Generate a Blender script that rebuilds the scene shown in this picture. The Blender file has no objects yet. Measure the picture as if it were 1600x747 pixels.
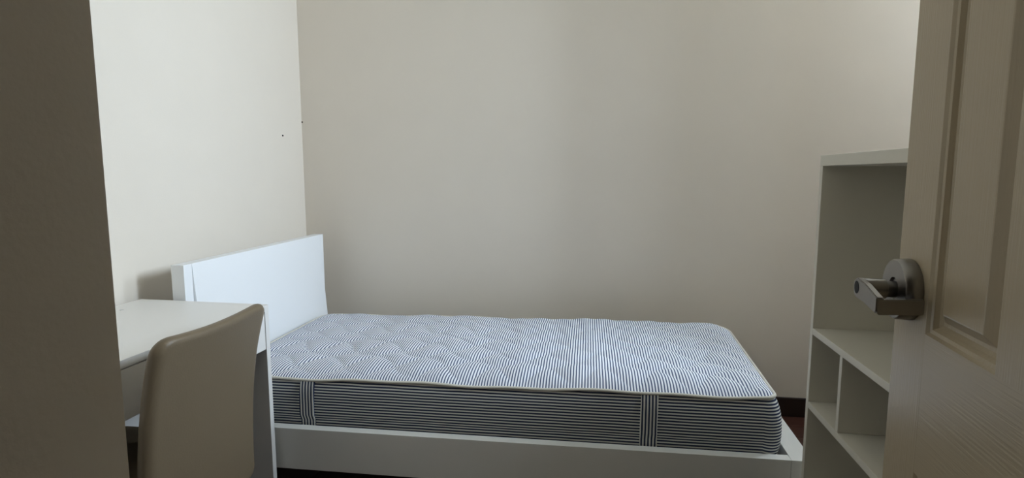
import bpy, bmesh, math, random
from math import sin, cos, pi, sqrt, exp
from mathutils import Vector, Matrix

random.seed(4)
SC = bpy.context.scene
COL = SC.collection

# ------------------------------------------------------------------ camera
F_PX, PITCH, ROLL, YAW = 873.8, .115, -.0008, .1462
cam_d = bpy.data.cameras.new('camera')
cam = bpy.data.objects.new('camera', cam_d)
COL.objects.link(cam)
fw = Vector((-sin(YAW)*cos(PITCH), cos(YAW)*cos(PITCH), -sin(PITCH)))
rt = Vector((cos(YAW), sin(YAW), 0))
up = rt.cross(fw)
rt2 = rt*cos(ROLL) + up*sin(ROLL)
up2 = -rt*sin(ROLL) + up*cos(ROLL)
m = Matrix((rt2, up2, -fw)).transposed().to_4x4()
m.translation = Vector((1.5754, -2.8825, 1.214))
cam.matrix_world = m
cam_d.sensor_fit = 'HORIZONTAL'
cam_d.sensor_width = 36
cam_d.lens = F_PX/1600*36
cam_d.clip_start = .02
SC.camera = cam

# ------------------------------------------------------------------ light and exposure
SC.view_settings.view_transform = 'Standard'
SC.view_settings.look = 'None'
SC.view_settings.gamma = 1
SC.view_settings.use_curve_mapping = False
SC.view_settings.exposure = -0.12
world = bpy.data.worlds.new('daylight')
SC.world = world
world.use_nodes = True
world.node_tree.nodes['Background'].inputs[0].default_value = (.62, .8, 1, 1)
world.node_tree.nodes['Background'].inputs[1].default_value = 2.0

NX = 2.60                     # right wall; the bay lies beyond its corner
WX = 4.0                      # end wall of the bay beyond the bookshelf
WY0, WY1, WZ0, WZ1 = -.22, -.03, 1.75, 2.70
VY0, VY1, VZ0, VZ1 = -1.75, -1.10, 1.30, 2.00


def area(name, loc, rot, sx, sy, power, color):
    l = bpy.data.lights.new(name, 'AREA')
    l.shape = 'RECTANGLE'
    l.size, l.size_y, l.energy, l.color = sx, sy, power, color
    o = bpy.data.objects.new(name, l)
    COL.objects.link(o)
    o.location = loc
    o.rotation_euler = rot
    return o


# daylight arriving at the window (light faces -X)
area('window_daylight', (WX+.125, (WY0+WY1)/2, (WZ0+WZ1)/2), (0, math.radians(90), 0), WZ1-WZ0, WY1-WY0, 80, (.70, .84, 1.0))
# second, smaller window in the right wall above the bookshelf
area('side_window_daylight', (NX+.35, -1.32, 1.75), (0, math.radians(90), 0), 1.1, .24, 74, (.72, .86, 1.0))
area('side_window_soft_fill', (NX+.45, -1.60, 1.80), (0, math.radians(90), 0), 1.2, .70, 38, (.72, .86, 1.0))  # added wide fill light, softens the edge of the side window's beam


# ------------------------------------------------------------------ materials
def mat(name, color, rough=.6, spec=.4, metal=0, bump=None, var=0, vscale=3, stretch=(1, 1, 1)):
    m = bpy.data.materials.new(name)
    m.use_nodes = True
    nt = m.node_tree
    b = nt.nodes['Principled BSDF']
    b.inputs['Base Color'].default_value = (*color, 1)
    b.inputs['Roughness'].default_value = rough
    b.inputs['Specular IOR Level'].default_value = spec
    b.inputs['Metallic'].default_value = metal
    tc = nt.nodes.new('ShaderNodeTexCoord')
    mp = nt.nodes.new('ShaderNodeMapping')
    mp.inputs['Scale'].default_value = stretch
    nt.links.new(tc.outputs['Object'], mp.inputs['Vector'])
    if var:
        n = nt.nodes.new('ShaderNodeTexNoise')
        n.inputs['Scale'].default_value = vscale
        n.inputs['Detail'].default_value = 5
        nt.links.new(mp.outputs[0], n.inputs['Vector'])
        r = nt.nodes.new('ShaderNodeMix')
        r.data_type = 'RGBA'
        r.inputs['A'].default_value = (*[c*(1-var) for c in color], 1)
        r.inputs['B'].default_value = (*[min(1, c*(1+var)) for c in color], 1)
        nt.links.new(n.outputs['Fac'], r.inputs['Factor'])
        nt.links.new(r.outputs['Result'], b.inputs['Base Color'])
    if bump:
        sc, st, dist = bump
        n = nt.nodes.new('ShaderNodeTexNoise')
        n.inputs['Scale'].default_value = sc
        n.inputs['Detail'].default_value = 4
        nt.links.new(mp.outputs[0], n.inputs['Vector'])
        bp = nt.nodes.new('ShaderNodeBump')
        bp.inputs['Strength'].default_value = st
        bp.inputs['Distance'].default_value = dist
        nt.links.new(n.outputs['Fac'], bp.inputs['Height'])
        nt.links.new(bp.outputs[0], b.inputs['Normal'])
    return m


def stripe_mat(name, axis, period, duty=.5, phase=0, dark=(.035, .045, .09), light=(.80, .79, .74)):
    m = mat(name, light, .85, .15)
    nt = m.node_tree
    b = nt.nodes['Principled BSDF']
    tc = nt.nodes.new('ShaderNodeTexCoord')
    sx = nt.nodes.new('ShaderNodeSeparateXYZ')
    nt.links.new(tc.outputs['UV'] if axis in 'UV' else tc.outputs['Object'], sx.inputs[0])
    src = sx.outputs[{'X': 0, 'Y': 1, 'Z': 2, 'U': 0, 'V': 1}[axis]]
    # slight weave irregularity
    n = nt.nodes.new('ShaderNodeTexNoise')
    n.inputs['Scale'].default_value = 14
    nt.links.new(tc.outputs['Object'], n.inputs['Vector'])
    ma = nt.nodes.new('ShaderNodeMath'); ma.operation = 'MULTIPLY_ADD'
    ma.inputs[1].default_value = .0022
    nt.links.new(n.outputs['Fac'], ma.inputs[0])
    nt.links.new(src, ma.inputs[2])
    d = nt.nodes.new('ShaderNodeMath'); d.operation = 'MULTIPLY_ADD'
    d.inputs[1].default_value = 2*pi/period
    d.inputs[2].default_value = phase
    nt.links.new(ma.outputs[0], d.inputs[0])
    s = nt.nodes.new('ShaderNodeMath'); s.operation = 'SINE'
    nt.links.new(d.outputs[0], s.inputs[0])
    mr = nt.nodes.new('ShaderNodeMapRange')
    t = cos(pi*duty)
    mr.inputs['From Min'].default_value = t-.3
    mr.inputs['From Max'].default_value = t+.3
    nt.links.new(s.outputs[0], mr.inputs['Value'])
    mx = nt.nodes.new('ShaderNodeMix'); mx.data_type = 'RGBA'
    mx.inputs['A'].default_value = (*light, 1)
    mx.inputs['B'].default_value = (*dark, 1)
    nt.links.new(mr.outputs[0], mx.inputs['Factor'])
    nt.links.new(mx.outputs['Result'], b.inputs['Base Color'])
    return m


WALL = (.765, .695, .605)
M_wall = mat('cream wall paint', WALL, .75, .25, bump=(260, .12, .002), var=.025, vscale=5)
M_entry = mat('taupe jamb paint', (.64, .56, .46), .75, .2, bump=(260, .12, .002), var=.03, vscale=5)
M_ceil = mat('white ceiling paint', (.82, .77, .66), .85, .2, bump=(200, .1, .002))
M_wood = mat('dark red brown floor wood', (.055, .02, .013), .35, .4, var=.35, vscale=6, stretch=(.6, 8, 8))
M_groove = mat('dark floor bed', (.02, .01, .008), .8, .2)
M_base = mat('dark brown baseboard wood', (.022, .012, .009), .4, .4, var=.2, vscale=8, stretch=(.5, 6, 6))
M_white = mat('white lacquered board', (.86, .87, .88), .35, .45, bump=(120, .03, .001))
M_whitem = mat('white matt melamine', (.80, .79, .75), .5, .4, bump=(500, .06, .001))
M_desk = mat('white desk foil', (.79, .77, .74), .42, .45, bump=(500, .08, .001))
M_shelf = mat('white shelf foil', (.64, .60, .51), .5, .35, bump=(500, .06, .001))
M_edge = mat('shadow gap', (.05, .045, .04), .8, .1)
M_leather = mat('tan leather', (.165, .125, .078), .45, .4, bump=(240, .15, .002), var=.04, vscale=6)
M_leg = mat('dark stained leg wood', (.03, .015, .01), .45, .4, var=.2, vscale=10)
M_metal = mat('brushed dark nickel', (.27, .255, .24), .30, .5, metal=1, bump=(300, .05, .001))
M_black = mat('keyhole black', (.01, .01, .01), .6, .2)
M_pipe = mat('cream piping cloth', (.70, .67, .60), .85, .1, bump=(400, .2, .001))
M_side = stripe_mat('navy ticking running along', 'Z', .0100, .53)
M_top_lit = stripe_mat('navy ticking running across', 'X', .0098, .43, dark=(.075, .10, .19), light=(.90, .92, .97))  # lighter and bluer than the sides: daylight on the bed put into the colour
M_strap = stripe_mat('navy ticking running upright', 'X', .0105, .5, phase=1.0)
M_steel = mat('plain steel', (.6, .6, .6), .35, .5, metal=1)
M_hole = mat('dark speck', (.03, .02, .02), .9, .1)
M_winframe = mat('white window paint', (.8, .8, .78), .4, .4)


def door_mat(name, stretch):
    m = mat(name, (.38, .305, .20), .30, .5)
    nt = m.node_tree
    b = nt.nodes['Principled BSDF']
    tc = nt.nodes.new('ShaderNodeTexCoord')
    mp = nt.nodes.new('ShaderNodeMapping')
    mp.inputs['Scale'].default_value = stretch
    n = nt.nodes.new('ShaderNodeTexNoise')
    n.inputs['Scale'].default_value = 1
    n.inputs['Detail'].default_value = 3
    n.inputs['Distortion'].default_value = .4
    bp = nt.nodes.new('ShaderNodeBump')
    bp.inputs['Strength'].default_value = .35
    bp.inputs['Distance'].default_value = .0012
    nt.links.new(tc.outputs['Object'], mp.inputs['Vector'])
    nt.links.new(mp.outputs[0], n.inputs['Vector'])
    nt.links.new(n.outputs['Fac'], bp.inputs['Height'])
    nt.links.new(bp.outputs[0], b.inputs['Normal'])
    return m


M_doorv = door_mat('cream door skin, upright grain', (260, 260, 7))
M_doorh = door_mat('cream door skin, level grain', (7, 7, 260))


def glass_mat():
    m = bpy.data.materials.new('clear window glass')
    m.use_nodes = True
    nt = m.node_tree
    nt.nodes.clear()
    out = nt.nodes.new('ShaderNodeOutputMaterial')
    t = nt.nodes.new('ShaderNodeBsdfTransparent')
    g = nt.nodes.new('ShaderNodeBsdfGlossy')
    g.inputs['Roughness'].default_value = .02
    mx = nt.nodes.new('ShaderNodeMixShader')
    mx.inputs[0].default_value = .06
    nt.links.new(t.outputs[0], mx.inputs[1])
    nt.links.new(g.outputs[0], mx.inputs[2])
    nt.links.new(mx.outputs[0], out.inputs[0])
    return m


M_glass = glass_mat()


# ------------------------------------------------------------------ mesh helpers
def link(name, me, material, parent=None, loc=None, rot=None):
    o = bpy.data.objects.new(name, me)
    if material and not me.materials:
        me.materials.append(material)
    COL.objects.link(o)
    if parent is not None:
        o.parent = parent
    if loc: o.location = loc
    if rot: o.rotation_euler = rot
    return o


def bm_obj(name, bm, material, parent=None, smooth=False, loc=None, rot=None):
    bmesh.ops.recalc_face_normals(bm, faces=bm.faces)
    me = bpy.data.meshes.new(name)
    bm.to_mesh(me)
    bm.free()
    if smooth:
        for p in me.polygons: p.use_smooth = True
    return link(name, me, material, parent, loc, rot)


def box_bm(x0, x1, y0, y1, z0, z1, bev=0, bm=None):
    new = bm is None
    if new: bm = bmesh.new()
    vs = [bm.verts.new((x, y, z)) for x in (x0, x1) for y in (y0, y1) for z in (z0, z1)]
    fs = [bm.faces.new([vs[i] for i in f]) for f in
          ((0, 1, 3, 2), (4, 6, 7, 5), (0, 4, 5, 1), (2, 3, 7, 6), (0, 2, 6, 4), (1, 5, 7, 3))]
    if bev and new:
        bmesh.ops.bevel(bm, geom=bm.edges[:], offset=bev, segments=2, affect='EDGES', profile=.5)
    return bm


def box(name, b, material, parent=None, bev=0, **k):
    return bm_obj(name, box_bm(*b, bev=bev), material, parent, **k)


def prism_bm(poly, y0, y1, bev=0):
    """poly in (x, z), extruded along y"""
    bm = bmesh.new()
    a = [bm.verts.new((x, y0, z)) for x, z in poly]
    b = [bm.verts.new((x, y1, z)) for x, z in poly]
    bm.faces.new(a)
    bm.faces.new(list(reversed(b)))
    n = len(poly)
    for i in range(n):
        bm.faces.new((a[i], b[i], b[(i+1) % n], a[(i+1) % n]))
    if bev:
        bmesh.ops.recalc_face_normals(bm, faces=bm.faces)
        bmesh.ops.bevel(bm, geom=bm.edges[:], offset=bev, segments=2, affect='EDGES', profile=.5)
    return bm


def tube_bm(pts, r, closed=False, n=8, bm=None):
    bm = bm or bmesh.new()
    rings = []
    N = len(pts)
    for i, p in enumerate(pts):
        p = Vector(p)
        a = Vector(pts[(i-1) % N]) if (closed or i > 0) else p
        b = Vector(pts[(i+1) % N]) if (closed or i < N-1) else p
        t = (b-a).normalized()
        ref = Vector((0, 0, 1)) if abs(t.z) < .9 else Vector((1, 0, 0))
        u = t.cross(ref).normalized()
        v = t.cross(u).normalized()
        rr = r[i] if isinstance(r, (list, tuple)) else r
        rings.append([bm.verts.new(p + (u*cos(2*pi*k/n) + v*sin(2*pi*k/n))*rr) for k in range(n)])
    for i in range(N if closed else N-1):
        A, B = rings[i], rings[(i+1) % N]
        for k in range(n):
            bm.faces.new((A[k], A[(k+1) % n], B[(k+1) % n], B[k]))
    if not closed:
        bm.faces.new(rings[0]); bm.faces.new(list(reversed(rings[-1])))
    return bm


def empty(name, loc=(0, 0, 0), rz=0, label=None, cat=None, group=None, kind=None):
    o = bpy.data.objects.new(name, None)
    COL.objects.link(o)
    o.location = loc
    o.rotation_euler = (0, 0, rz)
    tag(o, label, cat, group, kind)
    return o


def tag(o, label=None, cat=None, group=None, kind=None):
    if label: o['label'] = label
    if cat: o['category'] = cat
    if group: o['group'] = group
    if kind: o['kind'] = kind
    return o


def struct(name, b, material, **k):
    return tag(box(name, b, material, **k), kind='structure')


# ------------------------------------------------------------------ room shell
H = 2.85

NY = -1.08
EY = -2.632                    # wall with the doorway
JBX = 1.33                     # left jamb, close beside the viewer
fl = struct('floor', (-.15, WX+.15, -4.3, 15e-2, -.08, -.013), M_groove)
# planks run along the room
pl_mesh = box_bm(0, 1.195, 0, .117, -.014, 0, bev=.0016)
pm = bpy.data.meshes.new('plank'); pl_mesh.to_mesh(pm); pl_mesh.free(); pm.materials.append(M_wood)
row = 0
y = 0.0
while y > -2.60:
    x = -random.uniform(0, .9)
    while x < WX:
        x0, x1 = max(x, 0.0), min(x+1.195, WX)
        if x1-x0 > .05 and not (y-.12 < NY-.02 and x0 > NX):
            if y-.12 < NY-.02: x1 = min(x1, NX)
            p = link('plank', pm, None, fl, (x0, y-.1185, 0))
            p.scale = ((x1-x0)/1.198, 1, 1)
        x += 1.198
    y -= .12
struct('floor_hall', (.9, 2.4, -4.3, EY-.01, -.012, 0), M_wood)
struct('ceiling', (-.15, WX+.15, -4.3, 15e-2, H, H+.1), M_ceil)
struct('wall_back', (-.12, WX+.12, 0, .12, -.02, H+.01), M_wall)
struct('wall_left', (-.12, 0, -2.86, 0, -.02, H+.01), M_wall)
rw_ = bmesh.new()
for b in ((NX, NX+.1, EY, VY0, -.02, H+.01), (NX, NX+.1, VY1, NY, -.02, H+.01), (NX, NX+.1, VY0, VY1, -.02, VZ0), (NX, NX+.1, VY0, VY1, VZ1, H+.01)):
    box_bm(*b, bm=rw_)
tag(bm_obj('wall_right', rw_, M_wall), kind='structure')
struct('wall_bay', (NX+.1, WX+.12, NY-.1, NY, -.02, H+.01), M_wall)
nw = bmesh.new()
for b in ((-.12, JBX-.014, EY-.23, EY, -.02, H+.01), (1.992, NX+.1, EY-.23, EY, -.02, H+.01), (JBX-.014, 1.992, EY-.23, EY, 2.08, H+.01)):
    box_bm(*b, bm=nw)
tag(bm_obj('wall_near', nw, M_wall), kind='structure')
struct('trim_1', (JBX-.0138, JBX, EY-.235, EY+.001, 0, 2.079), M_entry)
hw = bmesh.new()
for b in ((.8, .9, -4.3, EY-.23, -.02, H+.01), (2.4, 2.5, -4.3, EY-.23, -.02, H+.01), (.8, 2.5, -4.4, -4.3, -.02, H+.01)):
    box_bm(*b, bm=hw)
tag(bm_obj('wall_hall', hw, M_wall), kind='structure')
# end wall of the bay with the window opening
ew = bmesh.new()
for b in ((WX, WX+.12, NY, WY0, 0, H), (WX, WX+.12, WY1, 0, 0, H), (WX, WX+.12, WY0, WY1, 0, WZ0), (WX, WX+.12, WY0, WY1, WZ1, H)):
    box_bm(*b, bm=ew)
tag(bm_obj('wall_window', ew, M_wall), kind='structure')
def make_window(name, x, y0, y1, z0, z1, px=.022):
    win = empty(name, (x, y0, z0), kind='structure')
    ww, wh = y1-y0, z1-z0
    fr = bmesh.new()
    for b in ((0, .05, 0, .035, 0, wh), (0, .05, ww-.035, ww, 0, wh), (0, .05, .035, ww-.035, 0, .035), (0, .05, .035, ww-.035, wh-.035, wh)):
        box_bm(*b, bm=fr)
    bm_obj('window_frame', fr, M_winframe, win)
    box('pane', (px, px+.006, .035, ww-.035, .035, wh-.035), M_glass, win)
    box('window_sill', (-.05, -.0051, -.02, ww+.02, -.03, -.001), M_winframe, win, bev=.003)


make_window('window_1', WX+.06, WY0, WY1, WZ0, WZ1)
make_window('window_2', NX+.045, VY0, VY1, VZ0, VZ1)


def baseboard(name, b, axis):
    o = struct(name, b, M_base, bev=.003)
    return o


baseboard('baseboard_back', (.0, WX, -.014, -.0002, 0, .098), 0)
baseboard('baseboard_left', (.0002, .014, EY+.001, -.015, 0, .098), 1)
baseboard('baseboard_right', (NX-.014, NX-.0002, EY+.001, NY, 0, .098), 1)

# specks on the walls
s = tube_bm([(0.0002, -.196, 1.411), (.003, -.196, 1.411)], .0042, n=10)
tag(bm_obj('nail_hole', s, M_hole), 'tiny dark nail hole in the bright left wall near the corner', 'nail hole')
s = tube_bm([(.004, -.0002, 1.496), (.004, -.003, 1.496)], .004, n=8)
tag(bm_obj('paint_chip', s, M_hole), 'small dark chip in the corner where the two walls meet', 'paint chip')

# ------------------------------------------------------------------ bed frame
BX, BY, BYAW = .1423, -1.1802, .011
BW, BL, RZ, RB = 1.019, 2.106, .3461, .1994
bed = empty('bed_frame', (BX, BY, 0), BYAW, 'white low bed frame with slanted headboard against the far left corner', 'bed')
hb = empty('headboard'); hb.parent = bed
box('post', (0, .048, 0, .041, 0, .9063), M_white, hb, bev=.0012)
box('post', (0, .048, BW-.041, BW, 0, .9063), M_white, hb, bev=.0012)
bm_obj('slanted_panel', prism_bm([(0.002, .9063), (.048, .9063), (.100, .20), (.075, .20)], .0415, BW-.0415, bev=.0012), M_white, hb)
box('back_panel', (.0, .016, .0415, BW-.0415, .2, .895), M_white, hb)
FT = .064
box('side_rail', (.0485, BL-FT-.0008, 0, .034, RB, RZ), M_whitem, bed, bev=.0012)
box('side_rail', (.0485, BL-FT-.0008, BW-.034, BW, RB, RZ), M_whitem, bed, bev=.0012)
fr_ = bmesh.new()
vs = []
def skew_box(x0a, x1a, x0b, x1b, y0, y1, z0, z1):
    bm = bmesh.new()
    v = [bm.verts.new(c) for c in ((x0a, y0, z0), (x1a, y0, z0), (x1b, y1, z0), (x0b, y1, z0), (x0a, y0, z1), (x1a, y0, z1), (x1b, y1, z1), (x0b, y1, z1))]
    for f in ((0, 3, 2, 1), (4, 5, 6, 7), (0, 1, 5, 4), (1, 2, 6, 5), (2, 3, 7, 6), (3, 0, 4, 7)):
        bm.faces.new([v[i] for i in f])
    bmesh.ops.bevel(bm, geom=bm.edges[:], offset=.0012, segments=2, affect='EDGES', profile=.5)
    return bm
bm_obj('foot_rail', skew_box(BL-FT, BL, BL-FT+.03, BL+.03, 0, BW, RB, RZ), M_whitem, bed)
for yy in (.004, BW-.064):
    box('leg', (BL-.062, BL-.006, yy, yy+.06, 0, RB-.0005), M_whitem, bed, bev=.001)
box('centre_beam', (.1, BL-FT-.001, BW/2-.02, BW/2+.02, .225, .262), M_steel, bed)
for yy in (.0345, BW-.0595):
    box('slat_ledge', (.1, BL-FT-.001, yy, yy+.025, .245, .2698), M_whitem, bed)
for i in range(14):
    x = .13 + i*.137
    box('slat', (x, x+.07, .037, BW-.037, .27, .287), M_whitem, bed)

# ------------------------------------------------------------------ mattress
MX0, MX1, MY0, MY1, MZ0, MZ1 = .103, 2.003, .047, .925, .29, .505
ML, MW = MX1-MX0, MY1-MY0
matt = empty('mattress', (BX, BY, 0), BYAW, 'blue and white striped quilted mattress with cream piping lying on the white bed frame', 'mattress')


def mdef(x, y, z):
    """soft overall shape of the mattress, local bed coordinates"""
    fx, fy = (x-MX0)/ML, (y-MY0)/MW
    x += .055*max(0, fx-.5)*2*fy
    top = max(0, min(1, (z-MZ0)/(MZ1-MZ0)))
    z += top*(.016*fx + .003*sin(9*x+1) + .002*sin(23*x))
    z -= top*.014*max(0, (fx-.93)/.07)**2*fy
    return (x, y, z)


def sq2disc(a, b):
    mxx = max(abs(a), abs(b)); h = math.hypot(a, b)
    return (a*mxx/h, b*mxx/h) if h > 1e-9 else (0, 0)


def rr_map(u, v, L, W, r, r2=None):
    """u in 0..L, v in 0..W -> inside a rounded rectangle (r2: radius of the far corners)"""
    if r2 is not None and v > W/2: r = r2
    cx = r if u < r else (L-r if u > L-r else None)
    cy = r if v < r else (W-r if v > W-r else None)
    if cx is None or cy is None: return u, v
    a, b = sq2disc((u-cx)/r, (v-cy)/r)
    return cx+a*r, cy+b*r


R_N, R_F = .034, .095
def outline(n=14, dense=.04):
    L, W = ML, MW
    pts = []
    def seg(p, q):
        k = max(2, int(math.dist(p, q)/dense))
        for i in range(k): pts.append((p[0]+(q[0]-p[0])*i/k, p[1]+(q[1]-p[1])*i/k))
    def arc(cx, cy, a0, r):
        for i in range(n):
            a = a0+pi/2*i/n
            pts.append((cx+r*cos(a), cy+r*sin(a)))
    seg((R_N, 0), (L-R_N, 0)); arc(L-R_N, R_N, -pi/2, R_N)
    seg((L, R_N), (L, W-R_F)); arc(L-R_F, W-R_F, 0, R_F)
    seg((L-R_F, W), (R_F, W)); arc(R_F, W-R_F, pi/2, R_F)
    seg((0, W-R_F), (0, R_N)); arc(R_N, R_N, pi, R_N)
    return [(MX0+a, MY0+b) for a, b in pts]


def side_bulge(t):
    return .010*(1-(2*t-1)**4)


def side_pt(p, t, extra=0.0):
    """p on outline, t 0..1 up the side; pushes outward"""
    R_C = R_F if p[1] > (MY0+MY1)/2 else R_N
    cx, cy = min(max(p[0], MX0+R_C), MX1-R_C), min(max(p[1], MY0+R_N), MY1-R_F)
    nx, ny = p[0]-cx, p[1]-cy
    h = math.hypot(nx, ny) or 1
    o = side_bulge(t)*.9+extra
    if nx > 0 and p[0] > MX0+ML/2: o += .020*sin(pi*t)**.8*(nx/h)
    # stay clear of the rails near the bottom
    if t < .4 and ny < 0: o = min(o, .002+extra*.6+.03*max(0, nx/h))
    return mdef(p[0]+nx/h*o, p[1]+ny/h*o, MZ0+(MZ1-MZ0)*t)


op = outline()
bm = bmesh.new()
NR = 12
rings = [[bm.verts.new(side_pt(p, k/NR)) for p in op] for k in range(NR+1)]
for k in range(NR):
    for i in range(len(op)):
        j = (i+1) % len(op)
        bm.faces.new((rings[k][i], rings[k][j], rings[k+1][j], rings[k+1][i]))
bm.faces.new(list(reversed(rings[0])))
o = bm_obj('side_border', bm, M_side, matt, smooth=True)
for zt, nm in ((1.0, 'piping'), (.03, 'piping')):
    bm_obj(nm, tube_bm([Vector(side_pt(p, zt, .002)) for p in op], .0055 if zt == 1 else .004, closed=True, n=8), M_pipe, matt, smooth=True)


def quilt(x, y):
    w = .012*sin(x*31)+.010*sin(y*27+1)
    a = ((x*.62+y*.785)+w)/.118
    b = ((x*.72-y*.69)-w)/.128
    pa, pb = abs(sin(pi*a)), abs(sin(pi*b))
    return (min(pa, pb*1.0)**.55)*.6 + .4*(pa*pb)**.5


bm = bmesh.new()
NXg, NYg = 330, 150
uvx = bm.loops.layers.uv.new('UVMap')
V = []
for j in range(NYg+1):
    rowv = []
    for i in range(NXg+1):
        u, v = ML*i/NXg, MW*j/NYg
        x, yv = rr_map(u, v, ML, MW, R_N, R_F)
        d = min(u, ML-u, v, MW-v)
        crown = .014*(1-exp(-d/.05)) + .008*sin(pi*u/ML)*sin(pi*v/MW)
        q = quilt(x, yv)*.0115*(1-exp(-d/.02))
        rowv.append(bm.verts.new(mdef(MX0+x, MY0+yv, MZ1+.0)[:2] + (mdef(MX0+x, MY0+yv, MZ1)[2]+crown+q+.001,)))
    V.append(rowv)
for j in range(NYg):
    for i in range(NXg):
        f = bm.faces.new((V[j][i], V[j][i+1], V[j+1][i+1], V[j+1][i]))
bm_obj('quilted_top', bm, M_top_lit, matt, smooth=True)
# carrying straps sewn flat on the near side
for xc in (.457, 1.62):
    bm = bmesh.new()
    nn = 10
    hwid = .0275
    A = []
    for k in range(nn+1):
        t = .05+.945*k/nn
        rw = []
        for (dx, e) in ((-hwid, .001), (-hwid+.002, .0055), (hwid-.002, .0055), (hwid, .001)):
            off = .003*sin(pi*t)
            rw.append(bm.verts.new(side_pt((xc+dx-off, MY0), t, e)))
        A.append(rw)
    for k in range(nn):
        for c in range(3):
            bm.faces.new((A[k][c], A[k][c+1], A[k+1][c+1], A[k+1][c]))
    bm_obj('carrying_strap', bm, M_strap, matt, smooth=False)

# ------------------------------------------------------------------ desk
DYAW = -.025
desk = empty('desk', (.03, -1.192, 0), DYAW, 'white desk with a drawer standing along the bright left wall', 'desk')
DD, DLn, DZ = .482, 1.04, .787
TT = .021
box('desktop', (0, DD, -DLn+.0205, -.0205, DZ-TT, DZ), M_desk, desk, bev=.001)
for y1 in (0, -DLn+.02):
    box('side_panel', (0, DD, y1-.02, y1, 0, DZ), M_desk, desk, bev=.001)
box('drawer_front', (DD-.018, DD-.001, -DLn+.0225, -.0225, .6405, DZ-TT-.003), M_desk, desk, bev=.001)
box('drawer_box', (.08, DD-.0185, -DLn+.03, -.03, .665, .762), M_edge, desk)
box('back_panel', (.012, .027, -DLn+.021, -.034, .30, .764), M_desk, desk, bev=.001)
s = tube_bm([(.070, -.150, DZ), (.070, -.150, DZ+.0012)], .006, n=14)
bm_obj('screw_cap', s, M_steel, desk)

# ------------------------------------------------------------------ chair
def cushion_bm(W, Hh, T, rc, nu=34, nv=40, shape=None, edge=None):
    """rounded slab: local a across, b up, c thick; shape(a,b,c)->xyz"""
    bm = bmesh.new()
    er = edge or T/2
    def prof(d):
        d = min(d, er)
        return T/2*sqrt(max(0, 1-(1-d/er)**2))
    def ticks(n, L):
        # denser near borders
        return [L*(.5-.5*cos(pi*i/n)) for i in range(n+1)]
    us, vs_ = ticks(nu, W), ticks(nv, Hh)
    F, Bk = {}, {}
    for i, u in enumerate(us):
        for j, v in enumerate(vs_):
            a, b = rr_map(u, v, W, Hh, rc)
            d = min(u, W-u, v, Hh-v)
            c = prof(d)
            if i in (0, nu) or j in (0, nv):
                F[i, j] = Bk[i, j] = bm.verts.new(shape(a, b, 0))
            else:
                F[i, j] = bm.verts.new(shape(a, b, c)); Bk[i, j] = bm.verts.new(shape(a, b, -c))
    for i in range(nu):
        for j in range(nv):
            bm.faces.new((F[i, j], F[i+1, j], F[i+1, j+1], F[i, j+1]))
            bm.faces.new((Bk[i, j], Bk[i, j+1], Bk[i+1, j+1], Bk[i+1, j]))
    return bm


CW = .392
chair = empty('dining_chair', (.60, -1.654, 0), 0, 'tan leather high-back dining chair tucked under the white desk, back turned to the bed side', 'chair')
def back_shape(a, b, c):
    fa = a/CW*2-1
    fb = b/.52
    z = .34+b
    # lean and a gentle roll outwards at the top
    x = -.002 + .064*max(0, fb)**2.5 - .008*fa*fa
    y = a-CW/2
    c *= 1.1-.15*fb
    if fb > .75:
        k = (fb-.75)/.25
        z -= k*.011*(1-fa*fa)
        x += k*.004*max(0, fa)**3
    return (x+c, y, z)
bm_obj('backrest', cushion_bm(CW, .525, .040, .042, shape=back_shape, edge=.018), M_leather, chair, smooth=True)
def seat_shape(a, b, c):
    return (-.44+a, b-.205, .425+c+.006*sin(pi*a/.40)*sin(pi*b/.41))
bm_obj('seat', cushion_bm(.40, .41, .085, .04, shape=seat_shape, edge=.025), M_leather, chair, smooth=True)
for sx, sy in ((-.40, -.165), (-.40, .165), (-.045, -.172), (-.045, .186)):
    rear = sx > -.1
    dx = .066 if rear else 0
    top = .39 if not rear else .36
    bm = bmesh.new()
    t, b_ = .021, .015
    lo = [bm.verts.new((sx+dx+a*b_, sy+c*b_, 0)) for a, c in ((-1, -1), (1, -1), (1, 1), (-1, 1))]
    hi = [bm.verts.new((sx+a*t, sy+c*t, top)) for a, c in ((-1, -1), (1, -1), (1, 1), (-1, 1))]
    bm.faces.new(lo); bm.faces.new(hi)
    for i in range(4): bm.faces.new((lo[i], lo[(i+1) % 4], hi[(i+1) % 4], hi[i]))
    bmesh.ops.recalc_face_normals(bm, faces=bm.faces)
    bmesh.ops.bevel(bm, geom=bm.edges[:], offset=.003, segments=2, affect='EDGES')
    bm_obj('leg', bm, M_leg, chair)

# ------------------------------------------------------------------ bookshelf
SX, SY, SYAW = 2.1976, -1.200, -.0121
sh = empty('bookshelf', (SX, SY, 0), SYAW, 'tall white open bookshelf standing at the foot of the bed, half behind the open door', 'bookshelf')
SD, SLn, SH, ST = .29, .64, 1.2657, .0185
S1, S2, S3 = .7777, .5601, .318
box('side_panel', (0, SD, -ST, 0, 0, SH-.0295), M_shelf, sh, bev=.0008)
box('side_panel', (0, SD, -SLn, -SLn+ST, 0, SH-.0295), M_shelf, sh, bev=.0008)
box('top_panel', (-.0005, SD, -SLn, 0, SH-.029, SH), M_shelf, sh, bev=.0008)
box('back_panel', (SD-.006, SD-.001, -SLn+ST+.0005, -ST-.0005, .06, SH-.030), M_shelf, sh)
for z in (S1, S2, S3, .08):
    box('shelf', (.0, SD-.007, -SLn+ST+.0005, -ST-.0005, z-.0185, z), M_shelf, sh, bev=.0008)
d1 = box('divider', (.001, SD-.008, -.2205, -.205, S2+.0005, S1-.019), M_shelf, sh, bev=.0006)
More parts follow.
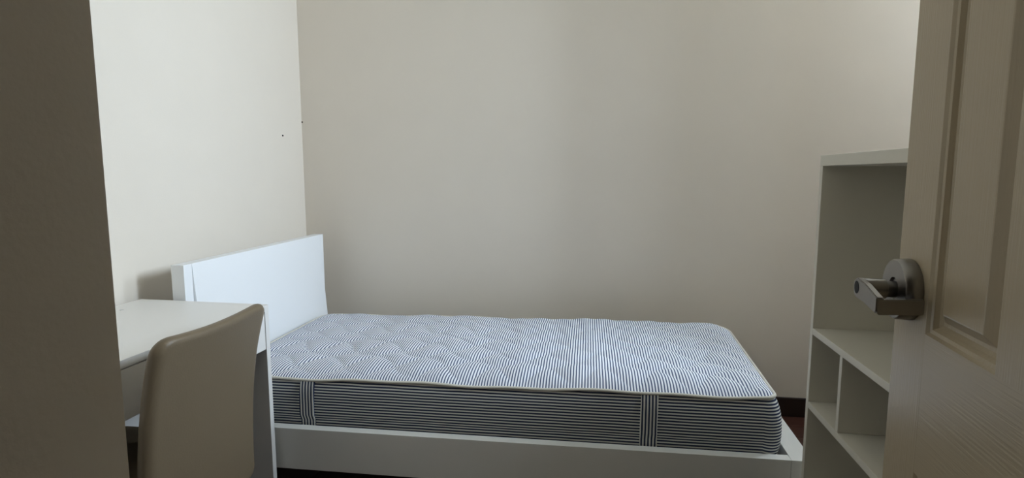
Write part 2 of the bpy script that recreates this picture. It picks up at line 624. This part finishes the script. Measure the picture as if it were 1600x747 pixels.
bm_obj('screw_cap', tube_bm([(.104, -.2207, .597), (.104, -.2217, .597)], .009, n=18), M_shelf, sh)

# ------------------------------------------------------------------ open door
DA = math.radians(6)
# door frame of reference: local +X away from the handle face, +Y towards the free edge
FE = Vector((2.05, -1.936, 0))
uv_ = Vector((sin(DA), cos(DA), 0))
DWD, DT, DH = .66, .038, 2.04
door = empty('door_1', FE - uv_*DWD, -DA, kind='structure')
# local: y = DWD at the free edge; face x = 0; s (from free edge) = DWD - y
def sY(s): return DWD-s
stile_w, pan_w = .104, .168
mull = (DWD-2*stile_w-2*pan_w-0.0)  # wide middle field split below
cols = [(.104, .272), (.528, .696)]
colsets = [(.104, .272), (.388, .556)]
rows = [(.22, .785), (.990, 1.86)]
Z0 = .008
box('stile', (0, DT, sY(.104), sY(0), Z0, DH), M_doorv, door, bev=.0006)
box('stile', (0, DT, sY(DWD), sY(.556), Z0, DH), M_doorv, door, bev=.0006)
for z0, z1 in ((Z0, .22), (.785, .990), (1.86, DH)):
    box('rail', (0, DT, sY(.556), sY(.104), z0, z1), M_doorh, door)
for s0, s1 in ((.272, .388),):
    for z0, z1 in rows:
        box('mullion', (0, DT, sY(s1), sY(s0), z0, z1), M_doorv, door)
for s0, s1 in colsets:
    for z0, z1 in rows:
        bm = bmesh.new()
        for side in (0, 1):
            prof = [(0, 0), (.004, .0035), (.009, .0045), (.013, .0105), (.018, .0135), (.023, .0135), (.036, .0035), (.038, .0030)]
            rg = []
            for ins, dep in prof:
                xx = dep if side == 0 else DT-dep
                y0, y1 = sY(s1)+ins, sY(s0)-ins
                rg.append([bm.verts.new(c) for c in ((xx, y0, z0+ins), (xx, y1, z0+ins), (xx, y1, z1-ins), (xx, y0, z1-ins))])
            for a, b in zip(rg, rg[1:]):
                for i in range(4):
                    bm.faces.new((a[i], a[(i+1) % 4], b[(i+1) % 4], b[i]))
            bm.faces.new(rg[-1])
        me = bpy.data.meshes.new('panel'); bmesh.ops.recalc_face_normals(bm, faces=bm.faces); bm.to_mesh(me); bm.free()
        link('panel', me, M_doorv, door)

# lever handle: local coordinates (o outwards from the face, s from the free edge, z)
def P(o, s, z): return Vector((-o, DWD-s, z))
hd = empty('lever_handle'); hd.parent = door
HC_s, HC_z = .046, 1.0425


def disc_bm(profile, n=48, s=HC_s, z=HC_z):
    """profile list of (o, r) revolved about the spindle"""
    bm = bmesh.new()
    rg = []
    for o, r in profile:
        rg.append([bm.verts.new(P(o, s+r*cos(2*pi*k/n), z+r*sin(2*pi*k/n))) for k in range(n)])
    for a, b in zip(rg, rg[1:]):
        for k in range(n): bm.faces.new((a[k], a[(k+1) % n], b[(k+1) % n], b[k]))
    bm.faces.new(rg[0]); bm.faces.new(rg[-1])
    return bm


def edge_split(o, deg=35):
    md = o.modifiers.new('edges', 'EDGE_SPLIT'); md.split_angle = math.radians(deg)


o = bm_obj('rosette', disc_bm([(.0003, .0455), (.003, .0462), (.020, .0452), (.0225, .0435), (.0228, .018), (.019, .016)]), M_metal, hd, smooth=True); edge_split(o)
o = bm_obj('neck', disc_bm([(.015, .0125), (.033, .0125), (.034, .0150), (.0660, .0150)], z=HC_z-.001), M_metal, hd, smooth=True); edge_split(o)
# arm: flat plate from the hub sloping down, then a return towards the door
bm = bmesh.new()
HZ = HC_z-.001
sec = []
def quad(pts): sec.append([bm.verts.new(P(*p)) for p in pts])
# hub cap outline + arm as one plate, front o=.071, back o=.062
n = 16
front, back = [], []
outl = []
for k in range(n+1):
    a = pi/2 + pi*k/n
    outl.append((HC_s+.0155*cos(a), HZ+.0155*sin(a)))
outl = outl + [(.075, HZ-.0160), (.120, HZ-.0215), (.126, HZ-.0185), (.126, HZ+.0015), (.120, HZ+.0035), (.078, HZ+.0125)]
for s_, z_ in outl:
    front.append(bm.verts.new(P(.0715, s_, z_))); back.append(bm.verts.new(P(.0620, s_, z_)))
bm.faces.new(front); bm.faces.new(list(reversed(back)))
for i in range(len(outl)):
    j = (i+1) % len(outl)
    bm.faces.new((front[i], front[j], back[j], back[i]))
bmesh.ops.recalc_face_normals(bm, faces=bm.faces)
es = [e for e in bm.edges if e.calc_face_angle(0) > .6]
bmesh.ops.bevel(bm, geom=es, offset=.0014, segments=2, affect='EDGES')
o = bm_obj('lever', bm, M_metal, hd)
bm = bmesh.new()
c = [(.0700, .1265), (.0095, .1185), (.0095, .1105), (.0625, .1165)]
z0, z1 = HZ-.0230, HZ-.0015
lo = [bm.verts.new(P(o_, s_, z0 + (.07-o_)*.02)) for o_, s_ in c]
hi = [bm.verts.new(P(o_, s_, z1 + (.07-o_)*.02 if o_ < .05 else z1)) for o_, s_ in c]
bm.faces.new(lo); bm.faces.new(hi)
for i in range(4): bm.faces.new((lo[i], lo[(i+1) % 4], hi[(i+1) % 4], hi[i]))
bmesh.ops.recalc_face_normals(bm, faces=bm.faces)
bmesh.ops.bevel(bm, geom=bm.edges[:], offset=.0012, segments=2, affect='EDGES')
bm_obj('lever_return', bm, M_metal, hd)
o = bm_obj('keyhole', disc_bm([(.0716, .0098), (.0719, .0096), (.0719, .0080)], n=28, z=HZ+.001), M_black, hd)
